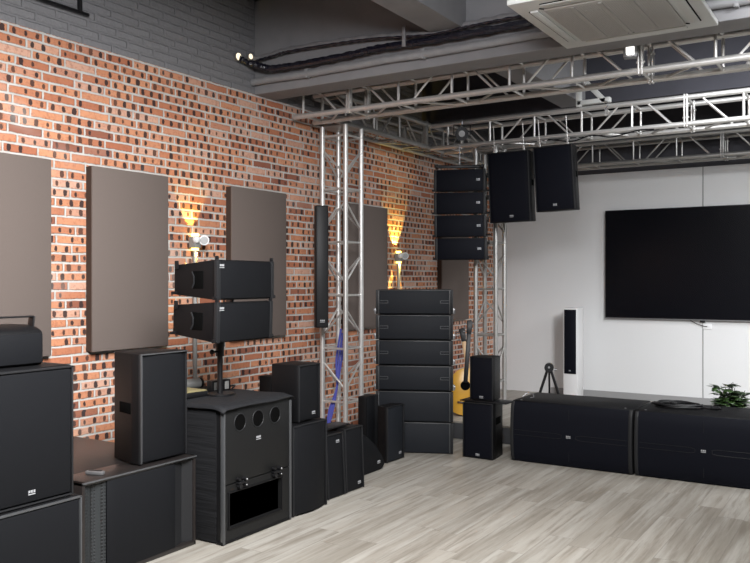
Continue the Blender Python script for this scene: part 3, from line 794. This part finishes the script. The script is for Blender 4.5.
# ================================================================== WALL LIGHTS (own light inside the builder)
def wall_light(label, y, z, zb, e=1.0):
    t = thing('wall_light', label, 'lamp', (WX, y, z))
    MB().cyl((.05, 0, -(z - zb)), (.05, 0, -.06), .018, n=12).build('conduit', 'greypipe', t)
    MB().box((.05, 0, -.02), (.07, .07, .09), .008).build('junction_box', 'greypipe', t)
    b = MB(); b.cyl((.05, 0, .022), (.05, 0, .05), .03, n=16); b.build('up_lamp', 'warm', t)
    b = MB(); b.cyl((.05, .0, -.068), (.05, .0, -.085), .03, n=16); b.build('down_lamp', 'warm', t)
    h = MB(); h.cyl((.05, .095, 0), (.115, .035, -.004), .034, .04, 18); h.box((.05, .045, -.01), (.03, .09, .02), .004); hh = h.build('lamp_head', 'white', t)
    MB().cyl((.1155, .0346, -.004), (.120, .0305, -.0045), .030, n=18).build('lens', 'offlens', hh)
    MB().sph((.085, -.02, .0), .032, n=16).build('globe', 'white', t)
    for sg, nm, pw in ((1, 'up', 26), (-1, 'down', 26)):
        l = bpy.data.lights.new('wall_light_' + nm, 'SPOT'); l.energy = pw * e; l.color = (1, .70, .13); l.spot_size = R(66); l.spot_blend = .25; l.shadow_soft_size = .012
        o = bpy.data.objects.new('bulb', l); COL.objects.link(o); o.parent = t; o.location = (.075, 0, .06 * sg - (.0 if sg > 0 else .03))
        o.rotation_euler = (R(180) if sg > 0 else 0, R(-20) * sg, 0)
    return t
wall_light('brass-lit wall light with white heads on a grey conduit above the pole speakers', 4.735, 1.83, .0, .4)
wall_light('wall light with yellow beams on a grey conduit above the tall ground stack', 7.91, 1.79, .0, 1.3)

# ================================================================== TV, white column, stand, plant, guitars
TX = -1.926
t = thing('television', 'very large black wall-mounted screen on the white wall', 'television', (TX, BY, 1.025))
MB().box((0, -.045, .695), (2.36, .04, 1.385), .006).build('bezel', 'black', t)
MB().box((0, -.0665, .70), (2.335, .003, 1.355)).build('screen', 'screen', t)
b = MB(); b.box((0, -.068, .008), (2.36, .004, .008)); b.build('lower_edge', 'steel', t)
MB().box((0, -.012, .70), (.9, .024, .5)).build('wall_mount', 'black', t)
MB().box((0, -.03, -.012), (.06, .02, .024), .003).build('sensor', 'black', t)
t = thing('wall_socket', 'small white socket with a looped lead below the screen', 'socket', (TX + .05, BY, .955))
MB().box((0, -.006, 0), (.10, .012, .07), .003).build('plate', 'white', t)
MB().tube(spline([(-.2, -.03, .075), (-.12, -.02, .03), (-.03, -.02, .0), (.0, -.014, .0)], 6), .004, 6).build('lead', 'rubber', t)

t = thing('column_speaker', 'tall white floor column with a black grille against the white wall', 'speaker', (-3.456, 10.2, 0), 0)
MB().box((0, .13, .58), (.185, .25, 1.16), .008).build('cabinet', 'white', t)
MB().box((.0, .0, .73), (.155, .014, .82), .006).build('grille', 'navy', t)
badge(t, .0, .36, -.009, .7)
MB().box((0, .13, .008), (.22, .29, .016), .004).build('plinth', 'white', t)
t = thing('folding_stand', 'black A-shaped stand with a round head behind the left long subwoofer', 'stand', (-3.27, 8.93, 0), 18)
b = MB()
for sx in (-1, 1):
    b.tube([(sx * .018, 0, .50), (sx * .17, sx * .02, .02)], .016, 8)
b.tube([(0, 0.02, .50), (0, .16, .02)], .012, 8)
b.build('legs', 'black', t)
b = MB(); b.cyl((0, -.045, .525), (0, .04, .525), .052, n=22); b.build('head', 'black', t)
b = MB(); b.cyl((0, -.05, .53), (0, -.045, .53), .012); b.cyl((.055, 0, .50), (.085, 0, .50), .012); b.build('knob', 'steel', t)
b = MB(); b.box((-.19, 0, .012), (.07, .03, .024), .006); b.box((.17, .02, .012), (.05, .03, .024), .006); b.box((0, .16, .012), (.03, .05, .024), .006); b.build('feet', 'rubber', t)

t = thing('potted_plant', 'bushy green potted plant behind the right long subwoofer', 'plant', (-1.135, 7.50, .07))
b = MB(); b.cyl((0, 0, 0), (0, 0, .30), .10, .14, 24); b.build('pot', 'pot', t); MB().cyl((0, 0, .295), (0, 0, .305), .13, n=24).build('soil', 'soil', t)
rnd = random.Random(3); fol = {0: MB(), 1: MB()}; st = MB()
def leaf(b, p, d, L, w):
    d = d.normalized(); s_ = d.cross(Vector((0, 0, 1))); s_ = s_.normalized() if s_.length > .01 else Vector((1, 0, 0)); n = s_.cross(d)
    c = [b.b.verts.new(p + d * L * a + n * (-.18 * L * a * a) ) for a in (0, .35, .7, 1)]
    l = [b.b.verts.new(p + d * L * a + s_ * w * q + n * (.02 * L - .18 * L * a * a)) for a, q in ((.3, .8), (.65, .75))]
    r = [b.b.verts.new(p + d * L * a - s_ * w * q + n * (.02 * L - .18 * L * a * a)) for a, q in ((.3, .8), (.65, .75))]
    for f in ((c[0], l[0], c[1]), (c[1], l[0], l[1], c[2]), (c[2], l[1], c[3]), (c[0], c[1], r[0]), (c[1], c[2], r[1], r[0]), (c[2], c[3], r[1])): b.b.faces.new(f)
for k in range(34):
    a = rnd.uniform(0, 6.28); rr = rnd.uniform(.02, .15); h = rnd.uniform(.06, .27) * (1 - rr * 1.2) + .03
    p0 = Vector((.02 * math.cos(a), .02 * math.sin(a), .30)); p1 = Vector((rr * math.cos(a), rr * math.sin(a), .30 + h))
    st.tube([p0, (p0 + p1) / 2 + Vector((0, 0, .02)), p1], .003, 5)
    for q in range(6):
        aa = a + rnd.uniform(-1.8, 1.8); leaf(fol[1 if rnd.random() < .35 else 0], p0.lerp(p1, rnd.uniform(.5, 1)), Vector((math.cos(aa), math.sin(aa), rnd.uniform(-.2, .6))), rnd.uniform(.07, .11), rnd.uniform(.028, .04))
for b_ in fol.values(): pass
o1 = fol[0].build('foliage', 'leaf', t); o2 = fol[1].build('dark_foliage', 'leafd', t)
for o in (o1, o2):
    sm = o.modifiers.new('thick', 'SOLIDIFY'); sm.thickness = .0015
st.build('stems', 'leafd', t)

def guitar(label, loc, rot, body, bm_, neckm, L=.62, acoustic=True):
    t = thing('guitar', label, 'guitar', loc, 0, None, rot)
    pts = []
    for k in range(40):
        a = 6.28318 * k / 40; zz = math.cos(a); r = .175 - .03 * zz - .045 * math.exp(-((zz - .15) / .22) ** 2)
        pts.append((math.sin(a) * (r + .015), .24 - math.cos(a) * -.235 if False else .24 + .235 * zz))
    d = .09 if acoustic else .04
    b = MB(); b.prism([(x * (1.0 if acoustic else .9), z) for x, z in pts], 0, d, 'y', .006); b.build('body', body, t)
    b = MB(); b.cyl((0, -.002, .30), (0, .002, .30), .048, n=24); b.build('sound_hole', 'hole', t)
    b = MB(); b.box((0, -.006, .13), (.13, .012, .022), .003); b.build('bridge', bm_, t)
    b = MB(); b.box((0, -.004, .45 + L * .5 - .12), (.042, .02, L), .004); b.build('neck', neckm, t)
    h = MB(); h.prism([(-.022, .0), (.022, 0), (.032, .13), (.012, .15), (-.032, .14)], -.012, .006, 'y', .002); hh = h.build('headstock', 'black', t); hh.location = (0, 0, .45 + L - .13)
    q = MB()
    for sx in (-1, 1):
        for k in range(3): q.cyl((sx * .035, 0, .03 + .04 * k), (sx * .06, 0, .03 + .04 * k), .007, n=8)
    q.build('tuning_pegs', 'steel', hh)
    return t
guitar('amber bodied guitar standing at the back of the tall stack', (-3.555, 7.30, .175), (R(-6), R(4), R(25)), 'amber', 'brown', 'black', L=.48)
guitar('dark brown guitar with a pale maple neck leaning by the amber guitar', (-3.53, 7.52, .175), (R(-8), R(-9), R(25)), 'brown', 'black', 'maple', L=.40, acoustic=False)
# ================================================================== CEILING THINGS
t = thing('air_conditioner', 'white square ceiling cassette air conditioner', 'air conditioner', (-1.385, 4.93, 3.078))
ax, ay = .485, .52
b = MB(); b.prism([(-ax, -ay), (ax, -ay), (ax, ay), (-ax, ay)], 0.012, .045, 'z', .006); b.build('panel', 'ac', t)
b = MB()
for s_ in (-1, 1):
    b.box((0, s_ * (ay - .10), .008), (2 * ax - .34, .05, .012), .004); b.box((s_ * (ax - .10), 0, .008), (.05, 2 * ay - .34, .012), .004)
b.build('louvre', 'ac', t)
b = MB()
for s_ in (-1, 1):
    b.box((0, s_ * (ay - .072), .0105), (2 * ax - .34, .008, .006)); b.box((s_ * (ax - .072), 0, .0105), (.008, 2 * ay - .34, .006))
    b.box((s_ * (ax - .16), s_ * (ay - .16), .0105), (.05, .008, .006), 0, Matrix.Rotation(R(45), 3, 'Z'))
b.build('air_slot', 'hole', t)
b = MB(); b.box((0, 0, .006), (2 * ax - .32, 2 * ay - .32, .016), .006); gr = b.build('intake_grille', 'acg', t)
b = MB()
for k in range(-24, 25): b.box((k * .0125, 0, -.0025), (.004, 2 * ay - .38, .002))
for k in (-1, 0, 1): b.box((k * .16, 0, -.004), (.02, 2 * ay - .37, .006))
b.build('grille_ribs', 'acg', gr)
MB().box((0, ay - .19, -.002), (.04, .012, .004), .001).build('sensor', 'black', t)
b = MB(); b.box((0, 0, .19), (.84, .86, .28), .01); b.build('body', 'steel', t)
b = MB()
for sx in (-1, 1):
    for sy in (-1, 1): b.cyl((sx * .40, sy * .40, .3), (sx * .40, sy * .40, CZ - 3.08), .006, n=8)
b.build('hanger_rod', 'steel', t)

FY = 5.51
def wob(x0, x1, y, z, n, amp, sag=None, ph=0):
    out = []
    for k in range(n + 1):
        x = x0 + (x1 - x0) * k / n
        zz = z + amp * math.sin(x * 5.1 + ph) + amp * .5 * math.sin(x * 11 + ph * 2)
        if sag: zz += sag(x)
        out.append((x, y, zz))
    return out
t = thing('pipe', 'grey painted pipe clipped along the lower face of the big beam', 'pipe')
MB().tube(wob(WX + .01, RX - .05, FY - .035, 3.228, 60, .003), .030, 12).build('tube', 'paintpipe', t)
for x in (-4.1, -3.0, -1.9, -.8, .3, 1.4):
    b = MB(); b.box((x, FY - .03, 3.228), (.03, .06, .075), .006); b.build('clip', 'paintpipe', t)
t = thing('wrapped_cable_bundle', 'shiny black wrapped cable bundle sagging along the beam above the pipe', 'cable')
b = MB(); P = spline([(WX + .02, 5.28, 3.395), (-4.64, 5.36, 3.37), (-4.52, 5.40, 3.325), (-4.41, 5.41, 3.300), (-4.05, 5.42, 3.297), (-3.6, 5.42, 3.305), (-3.37, 5.42, 3.315), (-2.92, 5.42, 3.305), (-2.36, 5.42, 3.305), (-1.6, 5.42, 3.31), (-.6, 5.42, 3.31), (1, 5.42, 3.31), (3.2, 5.42, 3.31)], 10)
b.tube(P, [.026 + .005 * math.sin(k * 1.7) for k in range(len(P))], 9)
b.tube([p + Vector((0, .02, .018)) for p in P[12:]], [.016 + .004 * math.sin(k * 2.3) for k in range(len(P[12:]))], 7)
b.build('bundle', 'tape', t)
t = thing('lagged_pipe', 'uneven grey lagged pipe running along the beam above the black bundle', 'pipe')
P = spline([(WX + .03, 5.465, 3.42), (-4.45, 5.465, 3.435), (-4.27, 5.465, 3.45), (-3.76, 5.465, 3.44), (-3.38, 5.465, 3.42), (-2.94, 5.465, 3.375), (-2.6, 5.465, 3.385), (-2.3, 5.465, 3.39), (-1.6, 5.465, 3.39), (0, 5.465, 3.39), (3.2, 5.465, 3.39)], 10)
MB().tube(P, [.024 + .005 * math.sin(k * 1.3) for k in range(len(P))], 10).build('lagging', 'lag', t)
MB().tube([p + Vector((0, -.022, -.02)) for p in P], [.010 + .003 * math.sin(k * 2.9) for k in range(len(P))], 7).build('cable', 'tape', t)
for x in (-3.12,):
    b = MB(); b.box((x, 5.385, 3.36), (.03, .014, .16), .004); b.build('strap', 'lag', t)
for i, (y_, z_, lb_, r_) in enumerate([(5.27, 3.405, 'left of two small round lamps high on the painted brick by the cable bundle', .03), (5.425, 3.442, 'right of two small round lamps high on the painted brick by the cable bundle', .022)]):
    t = thing('round_lamp', lb_, 'lamp', (WX, y_, z_)); MB().cyl((0, 0, 0), (.03, 0, 0), r_ + .006, n=16).build('housing', 'steel', t); MB().cyl((.03, 0, 0), (.035, 0, 0), r_, n=16).build('lens', 'glow', t)
# black frame on the painted brick, upper left
t = thing('wall_frame', 'thin black metal frame on the painted brick at the top left', 'frame', (WX, 3.07, 3.335))
b = MB(); b.box((.02, .0, 0), (.03, 1.34, .022), .003); b.box((.02, .60, .30), (.03, .022, .60), .003); b.box((.02, .0, .6), (.03, 1.22, .022), .003); b.box((.02, -.60, .30), (.03, .022, .60), .003)
b.build('frame', 'black', t)
